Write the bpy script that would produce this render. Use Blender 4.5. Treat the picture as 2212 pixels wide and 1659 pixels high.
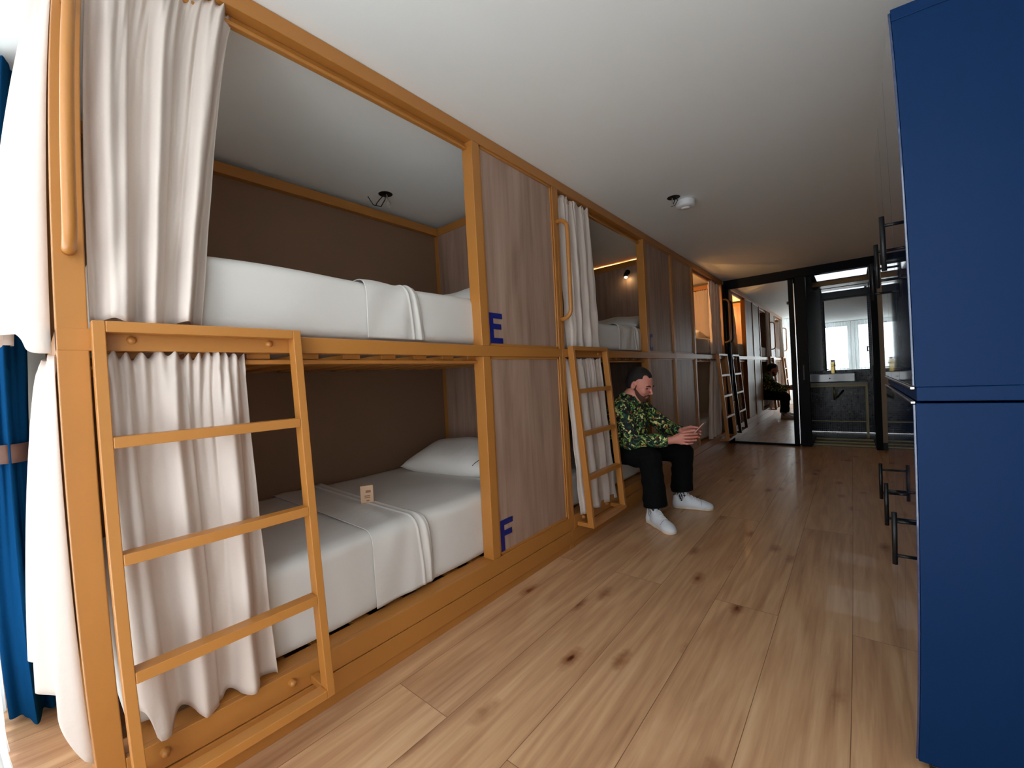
import bpy, bmesh, math, random
import numpy as np
from mathutils import Matrix, Vector
for o in list(bpy.data.objects): bpy.data.objects.remove(o)
SC = bpy.context.scene
COL = SC.collection
random.seed(7)

# ------------------------------------------------------------------ camera
cd = bpy.data.cameras.new('camera')
cam = bpy.data.objects.new('camera', cd); COL.objects.link(cam); SC.camera = cam
RT = Vector((0.76741, 0.63892457, -0.05345363)); UP = Vector((0.03355467, 0.0432341, 0.99850133)); FW = Vector((-0.64027805, 0.76805352, -0.01173938))
cam.matrix_world = Matrix(((RT.x, UP.x, -FW.x, 1.44), (RT.y, UP.y, -FW.y, 0.0), (RT.z, UP.z, -FW.z, 1.11841), (0, 0, 0, 1)))
cd.clip_start = 0.01; cd.clip_end = 200
cd.sensor_fit = 'HORIZONTAL'; cd.sensor_width = 36; cd.sensor_height = 27
cd.type = 'PANO'                      # phone ultra-wide lens with its slight barrel distortion
cd.panorama_type = 'FISHEYE_LENS_POLYNOMIAL'
cd.fisheye_fov = math.radians(170)
cd.fisheye_polynomial_k0 = 0.0
cd.fisheye_polynomial_k1, cd.fisheye_polynomial_k2, cd.fisheye_polynomial_k3, cd.fisheye_polynomial_k4 = -7.11612954e-02, 6.42435087e-04, 5.53780771e-05, -1.54066362e-06

# ------------------------------------------------------------------ world, daylight, exposure
W = bpy.data.worlds.new('world'); SC.world = W; W.use_nodes = True
bg = W.node_tree.nodes['Background']; bg.inputs[0].default_value = (0.94, 0.975, 1.0, 1); bg.inputs[1].default_value = 9.0
SC.view_settings.view_transform = 'Standard'; SC.view_settings.look = 'None'
SC.view_settings.exposure = -0.1; SC.view_settings.gamma = 1.0
SC.view_settings.use_curve_mapping = False
cy = SC.cycles
cy.use_denoising = True; cy.max_bounces = 10; cy.diffuse_bounces = 8; cy.glossy_bounces = 5
cy.transparent_max_bounces = 12; cy.transmission_bounces = 6; cy.sample_clamp_indirect = 10.0
cy.caustics_reflective = False; cy.caustics_refractive = False
WIN = [(-1.12, -0.05), (0.10, 1.03), (1.23, 2.02)]      # x ranges of the three windows behind the camera
for a, b in WIN:
    ld = bpy.data.lights.new('window_daylight', 'AREA'); ld.shape = 'RECTANGLE'; ld.size = b - a; ld.size_y = 2.25
    ld.cycles.is_portal = True
    lo = bpy.data.objects.new('window_daylight', ld); COL.objects.link(lo)
    lo.location = ((a + b) / 2, -0.42, 1.2); lo.rotation_euler = (math.radians(90), 0, 0)

# ------------------------------------------------------------------ materials
def lin(c):
    return tuple((v / 255 / 12.92) if v / 255 <= 0.04045 else ((v / 255 + 0.055) / 1.055) ** 2.4 for v in c)
def mat(name, rgb, rough=0.5, metal=0.0, coat=0.0, spec=None, emit=None, es=0.0, noise=0.0, nscale=8.0, bump=0.0, bscale=40.0):
    m = bpy.data.materials.new(name); m.use_nodes = True
    nt = m.node_tree; p = nt.nodes['Principled BSDF']
    c = lin(rgb) if max(rgb) > 1 else rgb
    p.inputs['Base Color'].default_value = (*c, 1); p.inputs['Roughness'].default_value = rough
    p.inputs['Metallic'].default_value = metal; p.inputs['Coat Weight'].default_value = coat
    if spec is not None: p.inputs['Specular IOR Level'].default_value = spec
    if emit: p.inputs['Emission Color'].default_value = (*emit, 1); p.inputs['Emission Strength'].default_value = es
    if noise or bump:
        tc = nt.nodes.new('ShaderNodeTexCoord')
    if noise:
        n = nt.nodes.new('ShaderNodeTexNoise'); n.inputs['Scale'].default_value = nscale; n.inputs['Detail'].default_value = 5
        nt.links.new(tc.outputs['Object'], n.inputs['Vector'])
        mx = nt.nodes.new('ShaderNodeMix'); mx.data_type = 'RGBA'
        mx.inputs[6].default_value = (*[v * (1 - noise) for v in c], 1); mx.inputs[7].default_value = (*[min(1, v * (1 + noise)) for v in c], 1)
        nt.links.new(n.outputs[0], mx.inputs[0]); nt.links.new(mx.outputs[2], p.inputs['Base Color'])
    if bump:
        n2 = nt.nodes.new('ShaderNodeTexNoise'); n2.inputs['Scale'].default_value = bscale; n2.inputs['Detail'].default_value = 3
        nt.links.new(tc.outputs['Object'], n2.inputs['Vector'])
        b = nt.nodes.new('ShaderNodeBump'); b.inputs['Strength'].default_value = bump; b.inputs['Distance'].default_value = 0.01
        nt.links.new(n2.outputs[0], b.inputs['Height']); nt.links.new(b.outputs[0], p.inputs['Normal'])
    return m
def N(nt, t, **kw):
    n = nt.nodes.new(t)
    for k, v in kw.items(): setattr(n, k, v)
    return n
def ramp(nt, stops):
    r = N(nt, 'ShaderNodeValToRGB'); e = r.color_ramp.elements
    while len(e) < len(stops): e.new(0.5)
    for i, (p, c) in enumerate(stops): e[i].position = p; e[i].color = (*lin(c), 1)
    return r
def wood(name, stops, axis, gs=(60, 1.6), plank=None, rough=0.45, coat=0.0, knots=False):
    """grain runs along `axis` in object space; plank=(width, length) adds boards lying in the XY plane"""
    m = bpy.data.materials.new(name); m.use_nodes = True; nt = m.node_tree; p = nt.nodes['Principled BSDF']
    tc = N(nt, 'ShaderNodeTexCoord'); L = nt.links.new
    src = tc.outputs['Object']; rnd = None
    if plank:
        sep = N(nt, 'ShaderNodeSeparateXYZ'); L(src, sep.inputs[0])
        cmb = N(nt, 'ShaderNodeCombineXYZ')
        for ax, of, k in (('Y', -2.11, 0), ('X', -.099 + plank[0] * 20, 1)):
            q = N(nt, 'ShaderNodeMath', operation='ADD'); L(sep.outputs[ax], q.inputs[0]); q.inputs[1].default_value = of; L(q.outputs[0], cmb.inputs[k])
        br = N(nt, 'ShaderNodeTexBrick'); br.offset = 0.5; br.inputs['Scale'].default_value = 1.0
        br.inputs['Brick Width'].default_value = plank[1]; br.inputs['Row Height'].default_value = plank[0]
        br.inputs['Mortar Size'].default_value = 0.0012; br.inputs['Mortar Smooth'].default_value = 0.1; br.inputs['Bias'].default_value = 0.0
        br.inputs['Color1'].default_value = (0, 0, 0, 1); br.inputs['Color2'].default_value = (1, 1, 1, 1); br.inputs['Mortar'].default_value = (0.5, 0.5, 0.5, 1)
        L(cmb.outputs[0], br.inputs['Vector']); rnd = br
        ad = N(nt, 'ShaderNodeVectorMath', operation='MULTIPLY_ADD'); L(br.outputs['Color'], ad.inputs[0]); ad.inputs[1].default_value = (3.1, 7.7, 1.0); L(src, ad.inputs[2]); src = ad.outputs[0]
    mp = N(nt, 'ShaderNodeMapping'); L(src, mp.inputs['Vector'])
    s = [gs[0]] * 3; s[axis] = gs[1]; mp.inputs['Scale'].default_value = s
    n1 = N(nt, 'ShaderNodeTexNoise'); n1.inputs['Scale'].default_value = 1.0; n1.inputs['Detail'].default_value = 6; n1.inputs['Roughness'].default_value = 0.6; n1.inputs['Distortion'].default_value = 0.4
    L(mp.outputs[0], n1.inputs['Vector'])
    mp2 = N(nt, 'ShaderNodeMapping'); L(src, mp2.inputs['Vector']); s2 = [gs[0] * .16] * 3; s2[axis] = gs[1] * .5; mp2.inputs['Scale'].default_value = s2
    n2 = N(nt, 'ShaderNodeTexNoise'); n2.inputs['Scale'].default_value = 1.0; n2.inputs['Detail'].default_value = 3; n2.inputs['Distortion'].default_value = 2.4 if knots else 1.2; L(mp2.outputs[0], n2.inputs['Vector'])
    mx = N(nt, 'ShaderNodeMath', operation='MULTIPLY_ADD'); L(n1.outputs[0], mx.inputs[0]); mx.inputs[1].default_value = 0.5
    h = N(nt, 'ShaderNodeMath', operation='MULTIPLY'); L(n2.outputs[0], h.inputs[0]); h.inputs[1].default_value = 0.5; L(h.outputs[0], mx.inputs[2])
    fac = mx.outputs[0]
    if plank:
        a2 = N(nt, 'ShaderNodeMath', operation='MULTIPLY_ADD'); sp = N(nt, 'ShaderNodeSeparateColor'); L(rnd.outputs['Color'], sp.inputs[0])
        L(sp.outputs[0], a2.inputs[0]); a2.inputs[1].default_value = 0.09; L(fac, a2.inputs[2]); fac = a2.outputs[0]
    r = ramp(nt, stops); L(fac, r.inputs[0]); out = r.outputs[0]
    if knots:
        mp3 = N(nt, 'ShaderNodeMapping'); L(src, mp3.inputs['Vector']); s3 = [5.2] * 3; s3[axis] = 2.2; mp3.inputs['Scale'].default_value = s3
        vo = N(nt, 'ShaderNodeTexVoronoi'); vo.inputs['Scale'].default_value = 1.0; L(mp3.outputs[0], vo.inputs['Vector'])
        n4 = N(nt, 'ShaderNodeTexNoise'); n4.inputs['Scale'].default_value = 30; L(src, n4.inputs['Vector'])
        aa = N(nt, 'ShaderNodeMath', operation='MULTIPLY_ADD'); L(n4.outputs[0], aa.inputs[0]); aa.inputs[1].default_value = 0.12; L(vo.outputs['Distance'], aa.inputs[2])
        kr = N(nt, 'ShaderNodeValToRGB'); kr.color_ramp.elements[0].position = 0.085; kr.color_ramp.elements[0].color = (1, 1, 1, 1); kr.color_ramp.elements[1].position = 0.26; kr.color_ramp.elements[1].color = (0, 0, 0, 1)
        L(aa.outputs[0], kr.inputs[0])
        km = N(nt, 'ShaderNodeMix', data_type='RGBA', blend_type='MULTIPLY'); L(kr.outputs[0], km.inputs[0]); L(out, km.inputs[6]); km.inputs[7].default_value = (*lin((176, 140, 114)), 1)
        kr2 = N(nt, 'ShaderNodeValToRGB'); kr2.color_ramp.elements[0].position = 0.06; kr2.color_ramp.elements[0].color = (1, 1, 1, 1); kr2.color_ramp.elements[1].position = 0.115; kr2.color_ramp.elements[1].color = (0, 0, 0, 1); L(aa.outputs[0], kr2.inputs[0])
        km2 = N(nt, 'ShaderNodeMix', data_type='RGBA', blend_type='MULTIPLY'); L(kr2.outputs[0], km2.inputs[0]); L(km.outputs[2], km2.inputs[6]); km2.inputs[7].default_value = (*lin((150, 110, 88)), 1)
        out = km2.outputs[2]
    if plank:
        mm = N(nt, 'ShaderNodeMix', data_type='RGBA', blend_type='MULTIPLY'); L(rnd.outputs['Fac'], mm.inputs[0]); L(out, mm.inputs[6]); mm.inputs[7].default_value = (0.35, 0.3, 0.26, 1)
        out = mm.outputs[2]
    L(out, p.inputs['Base Color']); p.inputs['Roughness'].default_value = rough; p.inputs['Coat Weight'].default_value = coat
    b = N(nt, 'ShaderNodeBump'); b.inputs['Strength'].default_value = 0.08; b.inputs['Distance'].default_value = 0.004; L(n1.outputs[0], b.inputs['Height']); L(b.outputs[0], p.inputs['Normal'])
    return m
def cloth(name, rgb, trans=0.3, transp=0.0, bump=0.15, bscale=90, rough=0.85):
    m = bpy.data.materials.new(name); m.use_nodes = True; nt = m.node_tree; L = nt.links.new
    nt.nodes.remove(nt.nodes['Principled BSDF']); out = nt.nodes['Material Output']
    c = (*lin(rgb), 1)
    d = N(nt, 'ShaderNodeBsdfDiffuse'); t = N(nt, 'ShaderNodeBsdfTranslucent'); d.inputs[0].default_value = c; t.inputs[0].default_value = c
    tc = N(nt, 'ShaderNodeTexCoord'); n = N(nt, 'ShaderNodeTexNoise'); n.inputs['Scale'].default_value = bscale; n.inputs['Detail'].default_value = 4
    L(tc.outputs['Object'], n.inputs['Vector']); b = N(nt, 'ShaderNodeBump'); b.inputs['Strength'].default_value = bump; b.inputs['Distance'].default_value = 0.01
    L(n.outputs[0], b.inputs['Height']); L(b.outputs[0], d.inputs['Normal'])
    mx = N(nt, 'ShaderNodeMixShader'); mx.inputs[0].default_value = trans; L(d.outputs[0], mx.inputs[1]); L(t.outputs[0], mx.inputs[2]); o = mx.outputs[0]
    if transp:
        tr = N(nt, 'ShaderNodeBsdfTransparent'); m2 = N(nt, 'ShaderNodeMixShader'); m2.inputs[0].default_value = transp; lw = N(nt, 'ShaderNodeLayerWeight'); lw.inputs[0].default_value = .5; mr = N(nt, 'ShaderNodeMapRange'); mr.inputs[1].default_value = 0; mr.inputs[2].default_value = .7; mr.inputs[3].default_value = transp; mr.inputs[4].default_value = .02; L(lw.outputs['Facing'], mr.inputs[0]); L(mr.outputs[0], m2.inputs[0]); L(o, m2.inputs[1]); L(tr.outputs[0], m2.inputs[2]); o = m2.outputs[0]
    L(o, out.inputs[0]); return m

M = {}
M['orange'] = mat('ochre_paint', (174, 116, 54), rough=0.36, noise=0.05, nscale=5, bump=0.03, bscale=120)
M['cream'] = cloth('blush_cotton', (230, 219, 211), trans=0.3, bump=0.12, bscale=60)
M['linen'] = cloth('white_bedding', (210, 207, 203), trans=0.0, bump=0.6, bscale=6)
M['pillow'] = cloth('pillow_cotton', (232, 230, 226), trans=0.0, bump=0.5, bscale=11)
M['sheer'] = cloth('sheer_voile', (222, 228, 230), trans=0.6, transp=0.42, bump=0.05)
M['blue_drape'] = cloth('blue_velvet', (12, 54, 92), trans=0.08, bump=0.3, bscale=30)
M['tie'] = mat('brown_tieback', (84, 52, 40), 0.7)
M['ceiling'] = mat('ceiling_plaster', (238, 243, 243), 0.6, noise=0.012, nscale=2, bump=0.02, bscale=60)
M['wall'] = mat('wall_plaster', (206, 200, 190), 0.7, noise=0.02, nscale=3)
M['beige'] = mat('beige_wall_paint', (150, 132, 108), 0.55, noise=0.03)
M['brown'] = mat('brown_fabric_panel', (128, 98, 76), 0.8, noise=0.08, nscale=260, bump=0.15, bscale=700)
M['taupe'] = wood('taupe_wood_laminate', [(0.28, (122, 94, 80)), (0.5, (160, 132, 116)), (0.72, (182, 156, 140))], 2, gs=(26, 1.4), rough=0.42)
M['floor'] = wood('light_oak_boards', [(0.3, (146, 104, 74)), (0.44, (180, 137, 101)), (0.56, (198, 156, 117)), (0.72, (216, 178, 138))], 1, gs=(38, 1.5), plank=(0.264, 2.5), rough=0.36, coat=0.12, knots=True)
M['blue'] = mat('blue_locker_lacquer', (4, 39, 80), 0.45, spec=0.12, noise=0.03, nscale=2)
M['gloss'] = mat('glossy_blue_door', (8, 40, 84), 0.06, coat=1.0)
M['alu'] = mat('brushed_aluminium', (210, 212, 214), 0.25, metal=1.0)
M['black'] = mat('black_metal', (12, 14, 17), 0.4, spec=.3)
M['navyblack'] = mat('blue_black_lacquer', (11, 16, 23), 0.5, spec=.08)
M['mirror'] = mat('mirror_silver', (236, 240, 240), 0.01, metal=1.0)
M['mirror_dim'] = mat('tinted_mirror', (186, 192, 194), 0.01, metal=1.0)
M['navy'] = mat('navy_letter_vinyl', (10, 26, 110), 0.45)
M['gold'] = mat('brass', (190, 165, 100), 0.3, metal=0.9)
M['goldm'] = mat('satin_brass_tube', (158, 146, 108), 0.45, metal=0.3)
M['ceramic'] = mat('white_ceramic', (196, 204, 212), 0.12, coat=0.5)
M['stone'] = mat('stone_counter', (140, 132, 118), 0.35, noise=0.1)
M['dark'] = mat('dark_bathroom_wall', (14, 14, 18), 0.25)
M['white_plastic'] = mat('white_plastic', (226, 228, 232), 0.4)
M['wire'] = mat('black_wire', (14, 12, 12), 0.5)
M['greywire'] = mat('grey_wire', (170, 160, 150), 0.5)
M['kraft'] = mat('kraft_card', (206, 172, 142), 0.7, noise=0.06, nscale=120)
M['kraftink'] = mat('brown_ink', (150, 110, 84), 0.7)
M['skin'] = mat('skin', (214, 142, 126), 0.5, noise=0.06, nscale=22)
M['skin'].node_tree.nodes['Principled BSDF'].inputs['Subsurface Weight'].default_value = 0.12
M['skin'].node_tree.nodes['Principled BSDF'].inputs['Subsurface Radius'].default_value = (0.02, 0.008, 0.004)
M['hair'] = mat('dark_hair', (26, 20, 18), 0.6, bump=0.6, bscale=220)
M['beard'] = mat('short_brown_beard', (92, 56, 46), 0.75, noise=0.3, nscale=160, bump=0.5, bscale=240)
M['lip'] = mat('lips', (160, 88, 84), 0.5)
M['trouser'] = mat('black_trouser_cloth', (9, 11, 13), 0.9, spec=.15, bump=0.5, bscale=9)
M['shoe'] = mat('white_leather', (222, 228, 236), 0.45, bump=0.1, bscale=60)
M['heel'] = mat('grey_green_leather', (96, 112, 112), 0.5)
M['sole'] = mat('cream_rubber', (224, 212, 196), 0.6)
M['phone'] = mat('phone_back', (190, 150, 146), 0.3)
M['screen'] = mat('dark_screen', (10, 10, 14), 0.1, coat=1)
def mk_glass():
    m = bpy.data.materials.new('window_glass'); m.use_nodes = True; nt = m.node_tree; nt.nodes.remove(nt.nodes['Principled BSDF'])
    a = N(nt, 'ShaderNodeBsdfTransparent'); b = N(nt, 'ShaderNodeBsdfGlossy'); b.inputs['Roughness'].default_value = 0.02; x = N(nt, 'ShaderNodeMixShader'); x.inputs[0].default_value = .06
    nt.links.new(a.outputs[0], x.inputs[1]); nt.links.new(b.outputs[0], x.inputs[2]); nt.links.new(x.outputs[0], nt.nodes['Material Output'].inputs[0]); return m
M['glass'] = mk_glass()
M['eye'] = mat('eye', (30, 22, 20), 0.2)
M['bulb'] = mat('warm_bulb', (255, 220, 160), 0.4, emit=(1.0, 0.72, 0.36), es=30)
M['skypanel'] = mat('bathroom_light_panel', (230, 236, 245), 0.4, emit=(0.86, 0.93, 1.0), es=1.3)
def mk_mosaic():
    m = bpy.data.materials.new('black_glass_mosaic'); m.use_nodes = True; nt = m.node_tree; p = nt.nodes['Principled BSDF']; L = nt.links.new
    tc = N(nt, 'ShaderNodeTexCoord'); sp = N(nt, 'ShaderNodeSeparateXYZ'); L(tc.outputs['Object'], sp.inputs[0]); cb = N(nt, 'ShaderNodeCombineXYZ')
    ad = N(nt, 'ShaderNodeMath', operation='ADD'); L(sp.outputs['X'], ad.inputs[0]); L(sp.outputs['Y'], ad.inputs[1]); L(ad.outputs[0], cb.inputs[0]); L(sp.outputs['Z'], cb.inputs[1])
    br = N(nt, 'ShaderNodeTexBrick'); br.offset = 0.0; br.inputs['Scale'].default_value = 1; br.inputs['Brick Width'].default_value = .028; br.inputs['Row Height'].default_value = .028; br.inputs['Mortar Size'].default_value = .003
    br.inputs['Color1'].default_value = (*lin((10, 12, 18)), 1); br.inputs['Color2'].default_value = (*lin((34, 40, 58)), 1); br.inputs['Mortar'].default_value = (*lin((72, 76, 88)), 1)
    L(cb.outputs[0], br.inputs['Vector']); L(br.outputs['Color'], p.inputs['Base Color']); p.inputs['Roughness'].default_value = 0.25
    wn = N(nt, 'ShaderNodeTexWhiteNoise'); sn = N(nt, 'ShaderNodeVectorMath', operation='SNAP'); L(cb.outputs[0], sn.inputs[0]); sn.inputs[1].default_value = (.028, .028, .028); L(sn.outputs[0], wn.inputs['Vector'])
    vs = N(nt, 'ShaderNodeVectorMath', operation='SUBTRACT'); L(wn.outputs['Color'], vs.inputs[0]); vs.inputs[1].default_value = (.5, .5, .5)
    v2 = N(nt, 'ShaderNodeVectorMath', operation='SCALE'); L(vs.outputs[0], v2.inputs[0]); v2.inputs['Scale'].default_value = .06; p.inputs['Specular IOR Level'].default_value = .3
    ge = N(nt, 'ShaderNodeNewGeometry'); v3 = N(nt, 'ShaderNodeVectorMath', operation='ADD'); L(ge.outputs['Normal'], v3.inputs[0]); L(v2.outputs[0], v3.inputs[1]); v4 = N(nt, 'ShaderNodeVectorMath', operation='NORMALIZE'); L(v3.outputs[0], v4.inputs[0]); L(v4.outputs[0], p.inputs['Normal'])
    return m
M['mosaic'] = mk_mosaic()
def mk_print(name, scale, stops, dist=2.2):
    m = bpy.data.materials.new(name); m.use_nodes = True; nt = m.node_tree; p = nt.nodes['Principled BSDF']; L = nt.links.new
    tc = N(nt, 'ShaderNodeTexCoord'); n0 = N(nt, 'ShaderNodeTexNoise'); n0.inputs['Scale'].default_value = scale * .5; L(tc.outputs['Object'], n0.inputs['Vector'])
    ma = N(nt, 'ShaderNodeVectorMath', operation='MULTIPLY_ADD'); L(n0.outputs['Color'], ma.inputs[0]); ma.inputs[1].default_value = (dist / scale,) * 3; L(tc.outputs['Object'], ma.inputs[2])
    w = N(nt, 'ShaderNodeTexWave'); w.inputs['Scale'].default_value = scale; w.inputs['Distortion'].default_value = 9; w.inputs['Detail'].default_value = 3; w.inputs['Detail Scale'].default_value = 1.6; L(ma.outputs[0], w.inputs['Vector'])
    r = ramp(nt, stops); r.color_ramp.interpolation = 'LINEAR'; L(w.outputs['Fac'], r.inputs[0])
    n2 = N(nt, 'ShaderNodeTexNoise'); n2.inputs['Scale'].default_value = scale * 1.1; n2.inputs['Detail'].default_value = 1; L(tc.outputs['Object'], n2.inputs['Vector'])
    r2 = N(nt, 'ShaderNodeValToRGB'); r2.color_ramp.elements[0].position = .62; r2.color_ramp.elements[1].position = .66; L(n2.outputs[0], r2.inputs[0])
    mx = N(nt, 'ShaderNodeMix', data_type='RGBA'); L(r2.outputs[0], mx.inputs[0]); L(r.outputs[0], mx.inputs[6]); mx.inputs[7].default_value = (*lin(stops[-1][1] if name.startswith('sock') else (176, 92, 34)), 1)
    L(mx.outputs[2], p.inputs['Base Color']); p.inputs['Roughness'].default_value = .8
    return m
def mk_leaves():
    m = bpy.data.materials.new('tropical_leaf_print'); m.use_nodes = True; nt = m.node_tree; p = nt.nodes['Principled BSDF']; L = nt.links.new
    tc = N(nt, 'ShaderNodeTexCoord'); col = None
    for i, (sc, ds, off, stops) in enumerate((((58, 50, 26), .05, 0, [(0, (10, 14, 18)), (.34, (22, 58, 38)), (.5, (14, 20, 24)), (.58, (70, 132, 70)), (.70, (150, 184, 78)), (.82, (226, 222, 150)), (.92, (16, 22, 26))]),
                                              ((30, 96, 104), .045, 4, [(0, (12, 16, 20)), (.45, (34, 84, 60)), (.56, (112, 156, 76)), (.70, (206, 210, 132)), (.82, (190, 104, 40)), (.88, (10, 14, 18))]))):
        n0 = N(nt, 'ShaderNodeTexNoise'); n0.inputs['Scale'].default_value = 13 + 5 * i; n0.inputs['Detail'].default_value = 2; L(tc.outputs['Object'], n0.inputs['Vector'])
        ma = N(nt, 'ShaderNodeVectorMath', operation='MULTIPLY_ADD'); L(n0.outputs['Color'], ma.inputs[0]); ma.inputs[1].default_value = (ds * 1.6,) * 3; L(tc.outputs['Object'], ma.inputs[2])
        mp = N(nt, 'ShaderNodeMapping'); mp.inputs['Scale'].default_value = sc; mp.inputs['Location'].default_value = (off, off, off); mp.inputs['Rotation'].default_value = (.5, .3 + i, .4); L(ma.outputs[0], mp.inputs['Vector'])
        v = N(nt, 'ShaderNodeTexVoronoi'); v.inputs['Scale'].default_value = 1.0; L(mp.outputs[0], v.inputs['Vector'])
        sp = N(nt, 'ShaderNodeSeparateColor'); L(v.outputs['Color'], sp.inputs[0]); rr = ramp(nt, stops); rr.color_ramp.interpolation = 'CONSTANT'; L(sp.outputs[0], rr.inputs[0])
        if col is None: col = rr.outputs[0]
        else:
            nz = N(nt, 'ShaderNodeTexNoise'); nz.inputs['Scale'].default_value = 32; L(tc.outputs['Object'], nz.inputs['Vector']); gt = N(nt, 'ShaderNodeMath', operation='GREATER_THAN'); L(nz.outputs[0], gt.inputs[0]); gt.inputs[1].default_value = .5
            mx = N(nt, 'ShaderNodeMix', data_type='RGBA'); L(gt.outputs[0], mx.inputs[0]); L(col, mx.inputs[6]); L(rr.outputs[0], mx.inputs[7]); col = mx.outputs[2]
    L(col, p.inputs['Base Color']); p.inputs['Roughness'].default_value = .8; return m
M['shirt'] = mk_leaves()
M['sock'] = mk_print('sock_print', 14, [(0.0, (22, 28, 40)), (0.45, (22, 28, 40)), (0.55, (200, 205, 214)), (1.0, (210, 215, 225))])

# ------------------------------------------------------------------ mesh helpers
class MB:
    def __init__(s): s.bm = bmesh.new()
    def box(s, x0, x1, y0, y1, z0, z1, bev=0.0, seg=2):
        x0, x1 = sorted((x0, x1)); y0, y1 = sorted((y0, y1)); z0, z1 = sorted((z0, z1))
        v = [s.bm.verts.new((x, y, z)) for x in (x0, x1) for y in (y0, y1) for z in (z0, z1)]
        fs = [s.bm.faces.new([v[i] for i in f]) for f in ((0, 1, 3, 2), (4, 6, 7, 5), (0, 4, 5, 1), (2, 3, 7, 6), (0, 2, 6, 4), (1, 5, 7, 3))]
        if bev > 0:
            e = list({e for f in fs for e in f.edges}); bmesh.ops.bevel(s.bm, geom=e, offset=bev, segments=seg, affect='EDGES', profile=0.5)
        return s
    def hexa(s, pts):            # 8 corners: bottom four then top four
        v = [s.bm.verts.new(p) for p in pts]
        for f in ((0, 3, 2, 1), (4, 5, 6, 7), (0, 1, 5, 4), (1, 2, 6, 5), (2, 3, 7, 6), (3, 0, 4, 7)): s.bm.faces.new([v[i] for i in f])
        return s
    def tube(s, pts, r, n=12, cap=True):
        pts = [Vector(p) for p in pts]; rs = r if isinstance(r, (list, tuple)) else [r] * len(pts)
        t = (pts[1] - pts[0]).normalized(); up = Vector((0, 0, 1)) if abs(t.z) < .9 else Vector((1, 0, 0)); a = t.cross(up).normalized(); rings = []
        for i, p in enumerate(pts):
            if 0 < i < len(pts) - 1: t = (pts[i + 1] - pts[i - 1]).normalized()
            elif i == len(pts) - 1: t = (pts[i] - pts[i - 1]).normalized()
            a = (a - t * a.dot(t)).normalized(); b = t.cross(a)
            rings.append([s.bm.verts.new(p + (a * math.cos(q) + b * math.sin(q)) * rs[i]) for q in [2 * math.pi * k / n for k in range(n)]])
        for i in range(len(rings) - 1):
            for k in range(n): s.bm.faces.new((rings[i][k], rings[i][(k + 1) % n], rings[i + 1][(k + 1) % n], rings[i + 1][k]))
        if cap: s.bm.faces.new(rings[0][::-1]); s.bm.faces.new(rings[-1])
        return s
    def lathe(s, prof, c, n=32, axis='z'):   # prof: (r, h)
        rings = []
        for r, h in prof:
            ring = []
            for k in range(n):
                q = 2 * math.pi * k / n; u, v = max(r, 1e-5) * math.cos(q), max(r, 1e-5) * math.sin(q)
                co = {'z': (u, v, h), 'x': (h, u, v), 'y': (v, h, u)}[axis]
                ring.append(s.bm.verts.new((c[0] + co[0], c[1] + co[1], c[2] + co[2])))
            rings.append(ring)
        for i in range(len(rings) - 1):
            for k in range(n): s.bm.faces.new((rings[i][k], rings[i][(k + 1) % n], rings[i + 1][(k + 1) % n], rings[i + 1][k]))
        return s
    def grid(s, f, nu, nv, flip=False):
        g = [[s.bm.verts.new(f(i / nu, j / nv)) for j in range(nv + 1)] for i in range(nu + 1)]
        for i in range(nu):
            for j in range(nv):
                q = (g[i][j], g[i + 1][j], g[i + 1][j + 1], g[i][j + 1]); s.bm.faces.new(q[::-1] if flip else q)
        return s
    def build(s, name, m, parent=None, smooth=False, solid=0.0, bevel=0.0):
        me = bpy.data.meshes.new(name); bmesh.ops.recalc_face_normals(s.bm, faces=s.bm.faces); s.bm.to_mesh(me); s.bm.free()
        me.materials.append(m)
        if smooth:
            for p in me.polygons: p.use_smooth = True
        o = bpy.data.objects.new(name, me); COL.objects.link(o)
        if solid: md = o.modifiers.new('solid', 'SOLIDIFY'); md.thickness = solid; md.offset = 0
        if bevel: md = o.modifiers.new('bev', 'BEVEL'); md.width = bevel; md.segments = 2; md.limit_method = 'ANGLE'
        if parent: par(o, parent)
        return o
def world_loc(o):
    v = Vector((0, 0, 0))
    while o: v += o.location; o = o.parent
    return v
def par(o, parent):
    o.parent = parent
    o.matrix_parent_inverse = Matrix.Translation(-LOC.get(parent.name, Vector((0, 0, 0))))
LOC = {}
def thing(name, label, cat, loc, group=None):
    o = bpy.data.objects.new(name, None); COL.objects.link(o); o.location = loc; o.empty_display_size = .05; LOC[o.name] = Vector(loc)
    return tag(o, label, cat, group)
def tag(o, label=None, cat=None, group=None, kind=None):
    if label: o['label'] = label
    if cat: o['category'] = cat
    if group: o['group'] = group
    if kind: o['kind'] = kind
    return o
def struct(o, label=None, cat=None): return tag(o, label, cat, kind='structure')
def box(name, m, parent, x0, x1, y0, y1, z0, z1, bev=0.002):
    return MB().box(x0, x1, y0, y1, z0, z1, bev).build(name, m, parent)

# ------------------------------------------------------------------ room shell
H = 2.397; XL = -1.2; XR = 2.07; YW = -0.35; YE = 6.742; YB = 8.33
struct(MB().box(XL - .1, XR + .1, YW - .15, YE + .1, -.1, 0).build('floor', M['floor']), 'light oak plank floor running the length of the dormitory', 'floor')
struct(MB().box(XL - .1, XR + .1, YW - .15, YE + .1, H, H + .1).build('ceiling', M['ceiling']), 'plain white ceiling over the whole dormitory', 'ceiling')
struct(MB().box(XL - .1, XL, YW - .15, YE + .1, 0, H).build('wall_left', M['wall']), 'pale wall behind the bunk beds', 'wall')
struct(MB().box(XR, XR + .1, YW - .15, YE + .1, 0, H).build('wall_right', M['wall']), 'pale side wall behind the blue lockers', 'wall')
wb = MB().box(XL, XR, YW - .12, YW, 0, .06).box(XL, XR, YW - .12, YW, 2.3, H)
xs = [XL] + [v for w in WIN for v in w] + [XR]
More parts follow.
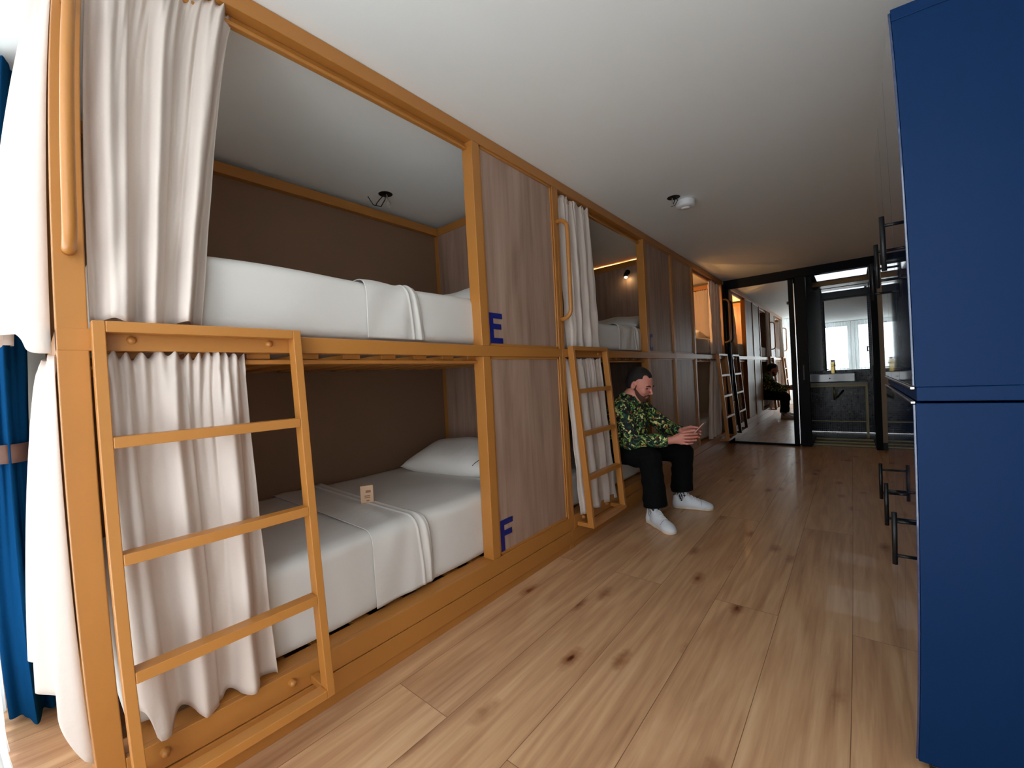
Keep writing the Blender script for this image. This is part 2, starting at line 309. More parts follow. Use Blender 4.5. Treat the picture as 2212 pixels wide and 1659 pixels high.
for a, b in zip(xs[0::2], xs[1::2]): wb.box(a, b, YW - .12, YW, .06, 2.3)
struct(wb.build('wall_near', M['wall']), 'window wall behind the viewer', 'wall')
for i, (a, b) in enumerate(WIN):
    t = bpy.data.objects.new(f'window_{i+1}', None); COL.objects.link(t); struct(t, f'tall window behind the sheer curtains, {["at the bunk end", "in the middle", "at the locker end"][i]}', 'window')
    f = MB(); 
    for (p, q, r, s) in ((a, a + .04, .06, 2.3), (b - .04, b, .06, 2.3), (a, b, .06, .1), (a, b, 2.26, 2.3), (a, b, .86, .9)): f.box(p, q, YW - .1, YW - .05, r, s)
    f.build('frame', M['black'], t, bevel=.003); MB().box(a + .04, b - .04, YW - .08, YW - .075, .1, 2.26).build('pane', M['glass'], t)
# far end wall
struct(MB().box(XL, -.0, YE, YE + .1, 0, H).box(1.725, XR, YE, YE + .1, 0, H).build('wall_far', M['beige']), 'beige end wall beside the bathroom door', 'wall')
struct(MB().box(1.72, XR, YE - .012, YE, 0, .09, .002).build('baseboard_far', M['black']), 'black baseboard on the end wall', 'baseboard')
struct(MB().box(0, 1.725, YE - .02, YE + .1, 2.285, H, .002).build('trim_1', M['navyblack']), 'black lintel over the mirror door and bathroom opening', 'trim')
struct(MB().box(1.662, 1.725, YE - .02, YE + .1, 0, 2.285, .002).build('trim_2', M['navyblack']), 'black door post right of the bathroom opening', 'trim')
struct(MB().box(-.02, .03, 6.66, YE + .1, 0, 2.34, .002).build('trim_3', M['navyblack']), 'black post between the last bunk bed and the mirror door', 'trim')
d1 = bpy.data.objects.new('door_1', None); COL.objects.link(d1); struct(d1, 'sliding door faced with a tall mirror at the end of the bunks', 'door')
f = MB().box(.03, .062, YE - .03, YE + .01, .0, 2.28).box(.80, .86, YE - .03, YE + .01, 0, 2.28).box(.03, .86, YE - .03, YE + .01, 0, .03).box(.03, .86, YE - .03, YE + .01, 2.262, 2.285)
f.build('frame', M['navyblack'], d1, bevel=.003)
MB().box(.062, .80, YE - .012, YE - .002, .03, 2.262).build('mirror_pane', M['mirror'], d1)
MB().box(.062, .80, YE - .001, YE + .008, .03, 2.262).build('backing', M['black'], d1)
MB().box(.862, .876, YE - .06, YE - .03, .04, 2.2, .003).build('pull_rail', M['alu'], d1)
d2 = bpy.data.objects.new('door_2', None); COL.objects.link(d2); struct(d2, 'blue-black sliding bathroom door pushed open beside the mirror', 'door')
MB().box(.882, 1.0, YE - .05, YE + .03, .01, 2.285, .004).build('leaf', M['navyblack'], d2)
MB().box(.93, .948, YE - .053, YE - .049, .9, 1.1, .001).build('recessed_pull', M['black'], d2)
# bathroom
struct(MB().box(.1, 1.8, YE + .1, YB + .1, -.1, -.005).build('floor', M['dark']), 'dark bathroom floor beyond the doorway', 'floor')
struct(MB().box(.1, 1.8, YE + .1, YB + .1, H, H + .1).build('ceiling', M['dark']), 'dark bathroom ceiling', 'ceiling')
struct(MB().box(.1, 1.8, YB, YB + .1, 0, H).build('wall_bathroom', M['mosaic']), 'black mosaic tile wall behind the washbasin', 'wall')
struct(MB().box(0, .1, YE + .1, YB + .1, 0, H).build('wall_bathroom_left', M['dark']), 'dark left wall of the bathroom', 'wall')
struct(MB().box(1.70, 1.8, YE + .1, YB, 0, H).build('wall_bathroom_right', M['mosaic']), 'black mosaic right wall of the bathroom', 'wall')
struct(MB().box(1.0, 1.70, 8.0, 8.28, 2.30, H, .005).build('trim_4', mat('bronze_cornice', (70, 50, 28), .3, metal=.8, noise=.6, nscale=90, bump=.8, bscale=90)), 'bronze cornice strip on the bathroom ceiling', 'trim')
for yy in (6.95, 7.2, 7.5):
    struct(MB().box(1.0, 1.66, yy, yy + .05, -.005, .012, .002).build('trim_5', M['goldm']), 'thin brass floor strip inside the bathroom doorway', 'trim')
t = thing('ceiling_light_panel', 'flat white light panel on the bathroom ceiling', 'light', (1.35, 7.56, H))
box('frame', M['black'], t, 1.03, 1.69, 7.08, 8.0, H - .012, H - .001); box('diffuser', M['skypanel'], t, 1.07, 1.67, 7.12, 7.97, H - .016, H - .0125)
MYAW = -1.3   # yaw added to aim the reflection at the windows, clear of the lockers
t = thing('bathroom_mirror', 'large rectangular wall mirror above the white washbasin', 'mirror', (1.39, YB, 1.0))
mp_ = MB().box(-.276, .276, -.005, .005, -.565, .565, .002); mp_.bm.transform(Matrix.Translation((1.396, YB - .017, 1.55)) @ Matrix.Rotation(math.radians(MYAW), 4, 'Z')); mp_.build('pane', M['mirror_dim'], t); MB().box(1.10, 1.692, YB - .02, YB - .002, 2.115, 2.13, .001).box(1.10, 1.12, YB - .02, YB - .002, .985, 2.115, .001).build('frame', M['black'], t)
struct(MB().box(.1, 1.085, YB - .03, YB - .003, .985, H).build('shade_panel', M['dark']), 'black panel painting in the shade on the bathroom wall left of the mirror', 'trim')  # added black sheet, its colour stands in for shade beside the mirror
t = thing('transom_mirror', 'narrow mirror strip under the bathroom ceiling above the big mirror', 'mirror', (1.39, YB, 2.24))
box('pane', M['mirror'], t, 1.10, 1.692, YB - .014, YB - .004, 2.235, 2.39)
box('frame', M['black'], t, 1.10, 1.692, YB - .03, YB - .004, 2.132, 2.233)
t = thing('washstand', 'brass-framed washstand with a stone top in the bathroom', 'washstand', (1.25, 8.0, 0))
box('countertop', M['stone'], t, .5, 1.625, 7.74, YB - .01, .775, .808, .003)
for (x0, x1, y0) in ((1.598, 1.622, 7.76), (1.598, 1.622, 8.28), (.5, .524, 7.76), (.5, .524, 8.28)): box('leg', M['goldm'], t, x0, x1, y0, y0 + .024, 0, .76)
box('crossbar', M['goldm'], t, .524, 1.598, 7.764, 7.78, .225, .24); box('apron', M['goldm'], t, .5, 1.622, 7.755, 7.775, .745, .775)
MB().tube([(1.22, 8.0, .775), (1.22, 8.0, .53)], .012).tube([(1.22, 8.0, .55), (1.26, 8.1, .57), (1.33, YB - .03, .66)], .014).build('drain_trap', M['gold'], t, smooth=True)
t = thing('washbasin', 'white rectangular countertop washbasin', 'sink', (1.2, 8.0, .808))
bm = MB(); X0, X1, Y0, Y1, Z0, Z1, w = .80, 1.49, 7.80, 8.18, .808, .938, .018
bm.box(X0, X1, Y0, Y0 + w, Z0, Z1, .004).box(X0, X1, Y1 - w, Y1, Z0, Z1, .004).box(X0, X0 + w, Y0, Y1, Z0, Z1, .004).box(X1 - w, X1, Y0, Y1, Z0, Z1, .004).box(X0, X1, Y0, Y1, Z0, Z0 + .02, .003)
bm.build('bowl', M['ceramic'], t)
MB().hexa([(1.17, 7.797, .865), (1.175, 7.797, .865), (1.195, 7.797, .872), (1.17, 7.797, .887), (1.17, 7.8, .865), (1.175, 7.8, .865), (1.195, 7.8, .872), (1.17, 7.8, .887)]).build('maker_mark', M['black'], t)
t = thing('faucet', 'tall brass tap behind the washbasin', 'faucet', (1.21, 8.22, .808))
MB().box(1.185, 1.235, 8.2, 8.25, .808, 1.12, .006).box(1.19, 1.23, 8.05, 8.21, 1.05, 1.075, .005).build('body', M['gold'], t); MB().box(1.188, 1.232, 8.203, 8.247, 1.122, 1.15, .004).build('lever', M['black'], t)

# ------------------------------------------------------------------ bunk beds
def bunk(y0, L, flip, label, letters, wl, grab=True, foot_curt=False):
    """front face at x=0, body reaching back to x=-1.15; flip mirrors it along y"""
    Y = (lambda v: y0 + L - v) if flip else (lambda v: y0 + v)
    t = thing('bunk_bed', label, 'bunk bed', (-.57, y0 + L / 2, 0), 'ochre steel bunk beds in a row')
    O = M['orange']
    def B(name, x0, x1, a, b, z0, z1, bev=.0025, m=O, p=t): return box(name, m, p, x0, x1, Y(a), Y(b), z0, z1, bev)
    B('post', -.06, 0, 0, wl, .0, 2.335)
    dv = L - .75
    for (z0, z1) in ((.2, 1.245), (1.3, 2.335)): B('post', -.07, 0, dv, dv + .055, z0, z1)
    B('post', -.06, 0, L - .032, L, 0, 2.335)
    for a, b in ((0, .05), (L - .05, L)): B('post', -1.15, -1.10, a, b, 0, 2.30)
    B('top_rail', -.045, 0, 0, L, 2.335, H - .002); 
    B('top_rail', -.07, -.046, wl, dv, 2.31, H - .002)
    B('curtain_track', -.058, -.034, wl, dv, 2.300, 2.315, .004)
    B('top_rail', -1.15, -1.10, 0, L, 2.30, 2.36)
    for a, b in ((0, .05), (L - .05, L)): B('end_rail', -1.10, -.046, a, b, 2.30, 2.36)
    B('mid_rail', -.05, .0015, 0, L, 1.245, 1.3); B('mid_rail', -1.15, -1.10, 0, L, 1.245, 1.3)
    for a, b in ((0, .05), (L - .05, L)): B('end_rail', -1.10, -.05, a, b, 1.245, 1.3)
    B('curtain_track', -.065, -.04, wl, dv, 1.21, 1.226, .004)
    n = 13
    for lev in (1.228, .178):
        for k in range(n):
            a = .1 + (L - .26) * k / (n - 1); B('slat', -1.12, -.052 if lev > 1 else -.02, a, a + .07, lev, lev + .018, .002)
    # base box
    B('base_board', -.02, .001, wl, L - .032, .12, .2, .002); B('base_board', -.02, .004, 0, L, .04, .117, .002); B('base_board', -.02, -.004, 0, L, 0, .04, .002)
    B('base_ledge', -.09, -.021, wl, L - .032, .182, .2, .002)
    B('base_board', -1.15, -1.12, 0, L, .02, .2); 
    for a, b in ((0, .03), (L - .03, L)): B('base_board', -1.12, -.06, a, b, .02, .2)
    # panels
    B('back_panel', -1.148, -1.138, .05, L - .05, .2, 1.24, .001, M['brown']); B('back_panel', -1.148, -1.138, .05, L - .05, 1.3, 2.30, .001, M['brown'])
    for (z0, z1) in ((.2, 1.24), (1.3, 2.30)): B('head_panel', -1.10, -.06, L - .048, L - .032, z0, z1, .001, M['taupe'])
    pn = []
    for (z0, z1) in ((.2, 1.245), (1.3, 2.335)):
        a, b = dv + .055, L - .032
        p = B('side_panel', -.022, -.012, a + .004, b - .004, z0 + .004, z1 - .004, .001, M['taupe']); pn.append((p, z0))
        fr = MB(); 
        for (q, r, s, u) in ((a, a + .014, z0, z1), (b - .014, b, z0, z1), (a, b, z0, z0 + .014), (a, b, z1 - .014, z1)): fr.box(-.024, -.006, Y(q), Y(r), s, u, .002)
        fr.build('panel_trim', O, t)
    for (p, z0), ch in zip(pn[::-1], letters):
        if not ch: continue
        y1, zz = Y(dv + .055 + .014), z0 + .016
        hh, ww, st = .16, .106, .033; m = MB(); X = (-.0125, -.0085)
        def R(a, b, c, d_): m.box(X[0], X[1], y1 + a, y1 + b, zz + c, zz + d_)
        if ch in 'EF': R(0, st, 0, hh); R(st, ww, hh - .028, hh); R(st, ww * .9, hh * .47, hh * .47 + .028)
        if ch == 'E': R(st, ww, 0, .028)
        if ch == 'C':
            cx, cz = y1 + ww / 2, zz + hh / 2
            for k in range(20):
                q0, q1 = [math.radians(50 + 260 * j / 20) for j in (k, k + 1)]
                pt = lambda q, s_: (cx + (ww / 2 - s_) * math.cos(q), cz + (hh / 2 - s_) * math.sin(q))
                a, b, c, e = pt(q0, 0), pt(q1, 0), pt(q1, .026), pt(q0, .026)
                m.hexa([(X[0], *a), (X[0], *b), (X[0], *c), (X[0], *e), (X[1], *a), (X[1], *b), (X[1], *c), (X[1], *e)])
        if ch == 'D': R(0, st, 0, hh); R(st, ww * .8, hh - .028, hh); R(st, ww * .8, 0, .028); R(ww * .72, ww, .016, hh - .016)
        lo = m.build('letter', M['navy'], t); par(lo, p); lo['label'] = f'dark blue letter {ch}'
    # grab handle
    if grab:
        yh = wl / 2 if wl > .05 else 0.0
        pts = []
        R_ = .06
        za, zb, xo = 1.49, 2.115, .078
        pts += [(0, Y(yh), zb), (xo - R_, Y(yh), zb)]
        for k in range(1, 7): q = math.pi / 2 * k / 6; pts.append((xo - R_ + R_ * math.sin(q), Y(yh), zb - R_ + R_ * math.cos(q)))
        for k in range(0, 7): q = math.pi / 2 * k / 6; pts.append((xo - R_ + R_ * math.cos(q), Y(yh), za + R_ - R_ * math.sin(q)))
        pts.append((0, Y(yh), za))
        MB().tube(pts, .0135, 14).build('grab_handle', O, t, smooth=True)
    # ladder: slanted frame fixed to the mid rail and to the base board
    a, b = .061, .559; zt, zb = 1.316, .13
    xf = lambda z: .042 + (.125 - .042) * (zt - z) / (zt - zb)
    dp = .042
    def bar(ya, yb, z0, z1, m):
        ya, yb = sorted((Y(ya), Y(yb)))
        m.hexa([(xf(z0) - dp, ya, z0), (xf(z0), ya, z0), (xf(z0), yb, z0), (xf(z0) - dp, yb, z0), (xf(z1) - dp, ya, z1), (xf(z1), ya, z1), (xf(z1), yb, z1), (xf(z1) - dp, yb, z1)])
    lad = MB(); bar(a, a + .025, zb, zt, lad); bar(b - .025, b, zb, zt, lad); bar(a + .025, b - .025, zt - .028, zt, lad); bar(a + .025, b - .025, zb, zb + .026, lad)
    for q in (a, b - .025): lad.box(.004, xf(.15) - dp + .002, Y(q), Y(q + .025), zb, zb + .026)
    lo = lad.build('ladder', O, t, bevel=.002)
    for z in (1.015, .73, .445):
        r = MB(); bar(a + .025, b - .025, z - .014, z + .014, r); ro = r.build('rung', O, t, bevel=.002); par(ro, lo)
    for (v, z) in ((.139, 1.273), (.475, 1.273)):
        bo = MB().lathe([(.0, .011), (.005, .0105), (.009, .007), (.011, .001)], (0, Y(v), z), 16, 'x').build('bolt', O, t, smooth=True); par(bo, lo)
    for (v, z) in ((.139, .165), (.475, .165)):
        bo = MB().lathe([(.0, .02), (.008, .019), (.011, .012), (.013, .001)], (0, Y(v), z), 16, 'x').build('bolt', O, t, smooth=True); par(bo, lo)
    return t, Y, dv
LB = ['ochre steel bunk bed nearest the window, panels lettered E and F', 'middle ochre steel bunk bed, the one the man sits on', 'last ochre steel bunk bed, beside the mirror door']
b1 = bunk(.044, 2.214, False, LB[0], 'EF', .058)
b2 = bunk(2.26, 2.19, False, LB[1], ['C', ''], .032)
b3 = bunk(4.452, 2.19, True, LB[2], ['', ''], .045)

# ------------------------------------------------------------------ bedding
def mattress(y0, y1, z0, z1, label, seed):
    random.seed(seed); ph = [random.random() * 6 for _ in range(6)]
    x0, x1 = -1.10, -.055 if z0 > 1 else -.075
    cx, cy_, cz = (x0 + x1) / 2, (y0 + y1) / 2, (z0 + z1) / 2; hx, hy, hz = (x1 - x0) / 2, (y1 - y0) / 2, (z1 - z0) / 2; R = .045
    m = MB(); m.box(-1, 1, -1, 1, -1, 1); bmesh.ops.subdivide_edges(m.bm, edges=m.bm.edges, cuts=28, use_grid_fill=True)
    for v in m.bm.verts:
        p = Vector((v.co.x * hx, v.co.y * hy, v.co.z * hz)); q = Vector((max(-hx + R, min(hx - R, p.x)), max(-hy + R, min(hy - R, p.y)), max(-hz + R, min(hz - R, p.z))))
        d_ = p - q; d_ = d_.normalized() * R if d_.length > 1e-9 else d_
        p = q + d_
        p.x += .006 * math.sin(p.y * 9 + ph[0]) * (1 if p.x > 0 else 0) ; p.z += .005 * math.sin(p.y * 6 + ph[1]) * math.sin(p.x * 7 + ph[2]) * (1 if p.z > 0 else 0)
        v.co = Vector((cx, cy_, cz)) + p
    o = m.build('mattress', M['linen'], None, smooth=True); return tag(o, label, 'mattress', 'white sheeted mattresses on the bunks')
def pillow(c, sx, sy, h, rz, tilt, label, piping=False):
    def f(u, v, s):
        a, b = u * 2 - 1, v * 2 - 1
        e = max(0, (1 - abs(a) ** 2.6)) ** .5 * max(0, (1 - abs(b) ** 2.6)) ** .5
        pin = 1 - .08 * (abs(a) ** 2) * (1 - abs(b) ** 2) * 0 - .07 * ((1 - abs(a)) * abs(b) ** 4 + (1 - abs(b)) * abs(a) ** 4)
        return Vector((a * sx / 2 * pin, b * sy / 2 * pin, s * h / 2 * e ** .85 + .006 * math.sin(a * 7 + b * 3) * e))
    m = MB(); m.grid(lambda u, v: f(u, v, 1), 36, 36); m.grid(lambda u, v: f(u, v, -1), 36, 36, True); bmesh.ops.remove_doubles(m.bm, verts=m.bm.verts, dist=.0006)
    mt = Matrix.Translation(c) @ Matrix.Rotation(rz, 4, 'Z') @ Matrix.Rotation(tilt, 4, 'X'); m.bm.transform(mt)
    o = m.build('pillow', M['pillow'], None, smooth=True); tag(o, label, 'pillow', 'white pillows')
    if piping:
        pts = [mt @ (f((.80 + .10 * math.sin(2.2 * k / 14 + .3)), .04 + .66 * k / 14, 1) + Vector((0, 0, .001))) for k in range(15)]
        q = MB().tube(pts, .0022, 6).build('piping', M['wire'], o); q.matrix_parent_inverse = Matrix()
    return o
mattress(.12, 2.16, 1.302, 1.55, 'thick white mattress on the upper bunk E', 1)
mattress(.12, 2.16, .232 - .03, .53, 'thick white mattress on the lower bunk F', 2)
mattress(2.33, 4.37, 1.302, 1.53, 'white mattress on the upper bunk above the seated man', 3)
mattress(2.33, 4.37, .202, .45, 'white mattress under the seated man', 4)
mattress(4.52, 6.56, 1.302, 1.53, 'white mattress on the upper bunk beside the mirror', 5)
mattress(4.52, 6.56, .202, .46, 'white mattress on the lower bunk beside the mirror', 6)
pillow((-.62, 1.90, .615), .74, .44, .17, math.radians(8), math.radians(14), 'plump white pillow at the head of lower bunk F', True)
pillow((-.50, 1.90, 1.635), .74, .44, .17, math.radians(4), math.radians(14), 'white pillow on upper bunk E seen past the mattress edge', True)
pillow((-.52, 4.05, 1.62), .74, .46, .17, 0, math.radians(12), 'white pillow on the upper bunk above the man')
pillow((-.55, 6.25, 1.61), .74, .42, .16, 0, math.radians(-10), 'white pillow on the last upper bunk beside the mirror')
def sheet(y0, y1, z1, zlow, xf, label, seed):
    """top sheet folded over the mattress front; hem end stands at y1"""
    random.seed(seed); ph = [random.random() * 6 for _ in range(6)]
    pr = []  # profile from back to front and down
    xb = -1.08
    for k in range(20): pr.append((xb + (xf - .045 - xb) * k / 19, z1 + .006, 0))
    for k in range(1, 8): q = math.pi / 2 * k / 7; pr.append((xf - .045 + .05 * math.sin(q), z1 - .045 + .05 * math.cos(q), k / 7))
    for k in range(1, 15): pr.append((xf + .006, z1 - .045 - (z1 - .045 - zlow) * k / 14, 1))
    def f(u, v):
        i = v * (len(pr) - 1); j = min(int(i), len(pr) - 2); w = i - j; x = pr[j][0] * (1 - w) + pr[j + 1][0] * w; z = pr[j][1] * (1 - w) + pr[j + 1][1] * w; s = pr[j][2] * (1 - w) + pr[j + 1][2] * w
        y = y0 + (y1 - y0) * u + .02 * math.sin(v * 5 + ph[0]) * u
        hem = math.exp(-((u - .93) / .035) ** 2) * .006 + math.exp(-((u - .80) / .02) ** 2) * .004
        wr = .004 * math.sin(y * 70 + ph[1] + v * 6) * max(0, u - .4) + .003 * math.sin(y * 31 + ph[2] + 8 * v)
        return Vector((x + (hem + wr + .003) * s, y, z + (hem + wr + .003) * (1 - s)))
    o = MB().grid(f, 90, 60).build('bed_sheet', M['linen'], None, smooth=True, solid=.002); return tag(o, label, 'bed sheet', 'white top sheets')
sheet(.9, 1.16, 1.55, 1.315, -.052, 'folded white sheet hem across upper bunk E', 11)
sheet(.88, 1.16, .53, .225, -.072, 'folded white sheet hem across lower bunk F, by the small card', 12)
sheet(3.2, 3.62, 1.53, 1.315, -.052, 'rumpled white sheet edge on the upper bunk above the man', 13)
# amenity card box on lower bunk F
t = thing('soap_box', 'small upright kraft soap box standing on lower bunk F', 'box', (-.45, 1.09, .543))
m = MB().box(-.03, .03, -.0125, .0125, 0, .085, .001); mt = Matrix.Translation((-.45, 1.09, .543)) @ Matrix.Rotation(math.radians(62), 4, 'Z'); m.bm.transform(mt); m.build('carton', M['kraft'], t)
m = MB().box(-.006, .018, -.0135, -.0126, .05, .062).box(-.012, .014, -.0135, -.0126, .032, .037).box(-.012, .014, -.0135, -.0126, .024, .028).box(-.004, .01, -.0135, -.0126, .008, .014)
m.bm.transform(mt); m.build('printed_mark', M['kraftink'], t)

# ------------------------------------------------------------------ curtains
def curtain(name, label, cat, group, m, T, Bt, zt, zb, folds, at, ab, ruf=.006, nr=24, nu=150, nv=48, seed=1, hem=None, out=None, mid=None, band=True, solid=.0018, pw=.8):
    """T, Bt = ((x,y),(x,y)) ends at the top and at the hem; folds = number of big folds"""
    rg = random.Random(seed); ph = [rg.random() * 6.28 for _ in range(8)]
    dx, dy = T[1][0] - T[0][0], T[1][1] - T[0][1]; l = math.hypot(dx, dy); out = out or (dy / l, -dx / l)
    def f(u, v):
        w = v ** pw
        uu = u + .035 * math.sin(6.28 * u * 2 + ph[5]) * v + .02 * math.sin(9 * v + ph[6] + u * 4) * math.sin(math.pi * u)
        x = (T[0][0] * (1 - uu) + T[1][0] * uu) * (1 - w) + (Bt[0][0] * (1 - uu) + Bt[1][0] * uu) * w
        y = (T[0][1] * (1 - uu) + T[1][1] * uu) * (1 - w) + (Bt[0][1] * (1 - uu) + Bt[1][1] * uu) * w
        if mid: k = math.sin(math.pi * v); x += mid[0] * k; y += mid[1] * k
        a = at + (ab - at) * v ** .6
        q = 6.2832 * folds * (uu + .03 * math.sin(3 * uu + ph[0] + v * 2.2))
        s1 = math.sin(q + ph[1]); s1 = math.copysign(abs(s1) ** .6, s1)
        d_ = a * (.75 * s1 + .3 * math.sin(q * 1.7 + ph[2] + v * 1.5) * (1 - .4 * v) + .18 * math.sin(q * 2.9 + ph[3]) * (1 - v))
        d_ += ruf * math.exp(-v * 7) * math.sin(6.2832 * nr * u + 2 * math.sin(7 * u + ph[4])) + ruf * .5 * math.exp(-v * 4) * math.sin(6.2832 * nr * .5 * u + ph[3])
        neck = math.exp(-((v - .035) / .012) ** 2); d_ *= (1 - .5 * neck)
        d_ += .004 * math.sin(23 * v + 11 * u + ph[2]) * v
        zz = zt - (zt - (zb if hem is None else hem(u))) * v + ruf * .9 * math.exp(-v * 50) * math.sin(6.2832 * nr * u + 2.5 * math.sin(9 * u + ph[1])) - .006 * math.exp(-v * 14) * math.sin(17 * u + ph[3])
        return Vector((x + out[0] * d_, y + out[1] * d_, zz))
    o = MB().grid(f, nu, nv).build(name, m, None, smooth=True, solid=solid)
    return tag(o, label, cat, group)
BC = 'gathered off-white bunk curtains'
def bc(label, *a, **k): return curtain('bunk_curtain', label, 'curtain', BC, M['cream'], *a, **k)
bc('long off-white curtain bunched at the near end of upper bunk E', ((-.026, .112), (-.026, .47)), ((-.004, .104), (-.012, .345)), 2.33, 1.318, 3.3, .018, .042, seed=3, ruf=.007, nr=15, out=(1, 0), hem=lambda u: 1.318 + .01 * math.sin(u * 9))
bc('off-white curtain behind the ladder of lower bunk F', ((-.02, .118), (-.02, .455)), ((-.012, .13), (-.02, .475)), 1.238, .215, 2.9, .010, .042, seed=8, ruf=.011, nr=12, out=(1, 0), hem=lambda u: .206 + .05 * max(0, math.sin(u * 19 + 1.2)) * (1 - u) + .05 * max(0, 1 - u * 7))
def end_curtain(label, zt, hem, bulge, xf, seed, pw, gather=0.0):
    """curtain across the open window end of a bunk, its free part blown out towards the window"""
    def f(u, v):
        B = bulge * v ** pw
        x = -1.04 + (xf + 1.04) * u; w = math.sin(math.pi * min(1, u)) ** .45 if 0 < u < 1 else 0
        y = .036 + .0075 * u ** 8 - B * w * (1 - .25 * (1 - u))
        d_ = (.011 + .010 * v) * math.sin(6.2832 * (5.2 * u + .25 * math.sin(3 * u + seed) + .12 * v)) * (.5 + .5 * min(1, (1 - u) * 8)) + .006 * math.exp(-v * 8) * math.sin(6.2832 * 26 * u)
        return Vector((x + .012 * math.sin(u * 40 + 3 * v) * v, y - d_, zt - (zt - hem(u)) * v + .003 * math.exp(-v * 60) * math.sin(150 * u)))
    o = MB().grid(f, 190, 44).build('bunk_curtain', M['cream'], None, smooth=True, solid=.0018); return tag(o, label, 'curtain', BC)
end_curtain('off-white curtain at the window end of upper bunk E, blown outwards', 2.30, lambda u: 1.34 - .05 * u - .05 * max(0, math.sin(u * 14)) * u, .135, -.03, 1, .62)
end_curtain('off-white curtain at the window end of lower bunk F', 1.236, lambda u: .36 - .15 * max(0, (u - .93) / .07) ** 1.2 - .02 * math.sin(u * 9), .085, -.03, 4, .55)
bc('off-white curtain drawn back on the upper bunk above the man', ((-.026, 2.325), (-.026, 2.72)), ((-.01, 2.35), (-.03, 2.79)), 2.325, 1.31, 3.6, .014, .026, seed=12, ruf=.008, nr=17, out=(1, 0))
bc('off-white curtain behind the ladder beside the seated man', ((-.026, 2.325), (-.026, 2.80)), ((.034, 2.315), (.0, 2.88)), 1.238, .17, 3.4, .012, .022, seed=14, ruf=.006, nr=17, out=(1, 0), hem=lambda u: .20 - .03 * u)
bc('off-white curtain on the last upper bunk, lit warm from inside', ((-.03, 6.05), (-.03, 6.55)), ((-.02, 5.95), (-.02, 6.5)), 2.32, 1.31, 4.0, .013, .024, seed=16, out=(1, 0))
bc('off-white curtain on the last lower bunk by the mirror ladder', ((-.03, 5.98), (-.03, 6.4)), ((.0, 5.62), (-.005, 6.2)), 1.235, .21, 3.6, .012, .022, seed=18, out=(1, 0))
bc('off-white curtain closing the mirror end of the last upper bunk', ((-1.05, 6.6), (-.12, 6.6)), ((-1.05, 6.56), (-.12, 6.56)), 2.29, 1.54, 5.0, .012, .016, seed=19, out=(0, -1))
# window dressing
curtain('sheer_curtain', 'white sheer curtain across the window at the bunk end', 'curtain', 'white sheer window curtains', M['sheer'], ((-1.16, -.185), (.40, -.13)), ((-1.16, -.19), (.40, -.13)), 2.38, .02, 17, .022, .032, ruf=.0, nu=420, nv=24, seed=21, solid=0, out=(0, 1))
curtain('sheer_curtain', 'white sheer curtain across the windows at the locker end', 'curtain', 'white sheer window curtains', M['sheer'], ((.45, -.15), (2.04, -.15)), ((.45, -.15), (2.04, -.15)), 2.38, .02, 17, .022, .03, ruf=.0, nu=420, nv=24, seed=23, solid=0, out=(0, 1))
t = thing('window_drape', 'deep blue drape tied back with a brown band in the corner', 'curtain', (-.98, -.08, 0))
def drape(u, v):
    q = 6.2832 * u; z = 2.36 - 2.33 * v
    pinch = 1 - .28 * math.exp(-((z - .92) / .35) ** 2)
    rx, ry = .19 * pinch * (.8 + .35 * v), .066 * pinch * (.8 + .3 * v)
    k = 1 + .16 * math.sin(q * 7 + 2 * v) + .07 * math.sin(q * 12 + 1)
    return Vector((-.95 + rx * k * math.cos(q), -.068 + ry * k * math.sin(q), z))
MB().grid(drape, 140, 40).build('cloth', M['blue_drape'], t, smooth=True)
m = MB(); m.grid(lambda u, v: Vector((-.95 + .165 * math.cos(6.2832 * u), -.068 + .062 * math.sin(6.2832 * u), .985 - .065 * v)), 48, 2); m.build('tieback', M['tie'], t, smooth=True, solid=.006)
t = thing('curtain_rail', 'white curtain rail on the ceiling above the windows', 'rail', (.43, -.15, H - .01)); MB().box(-1.19, 2.06, -.165, -.14, H - .014, H - .001).build('track', M['white_plastic'], t)

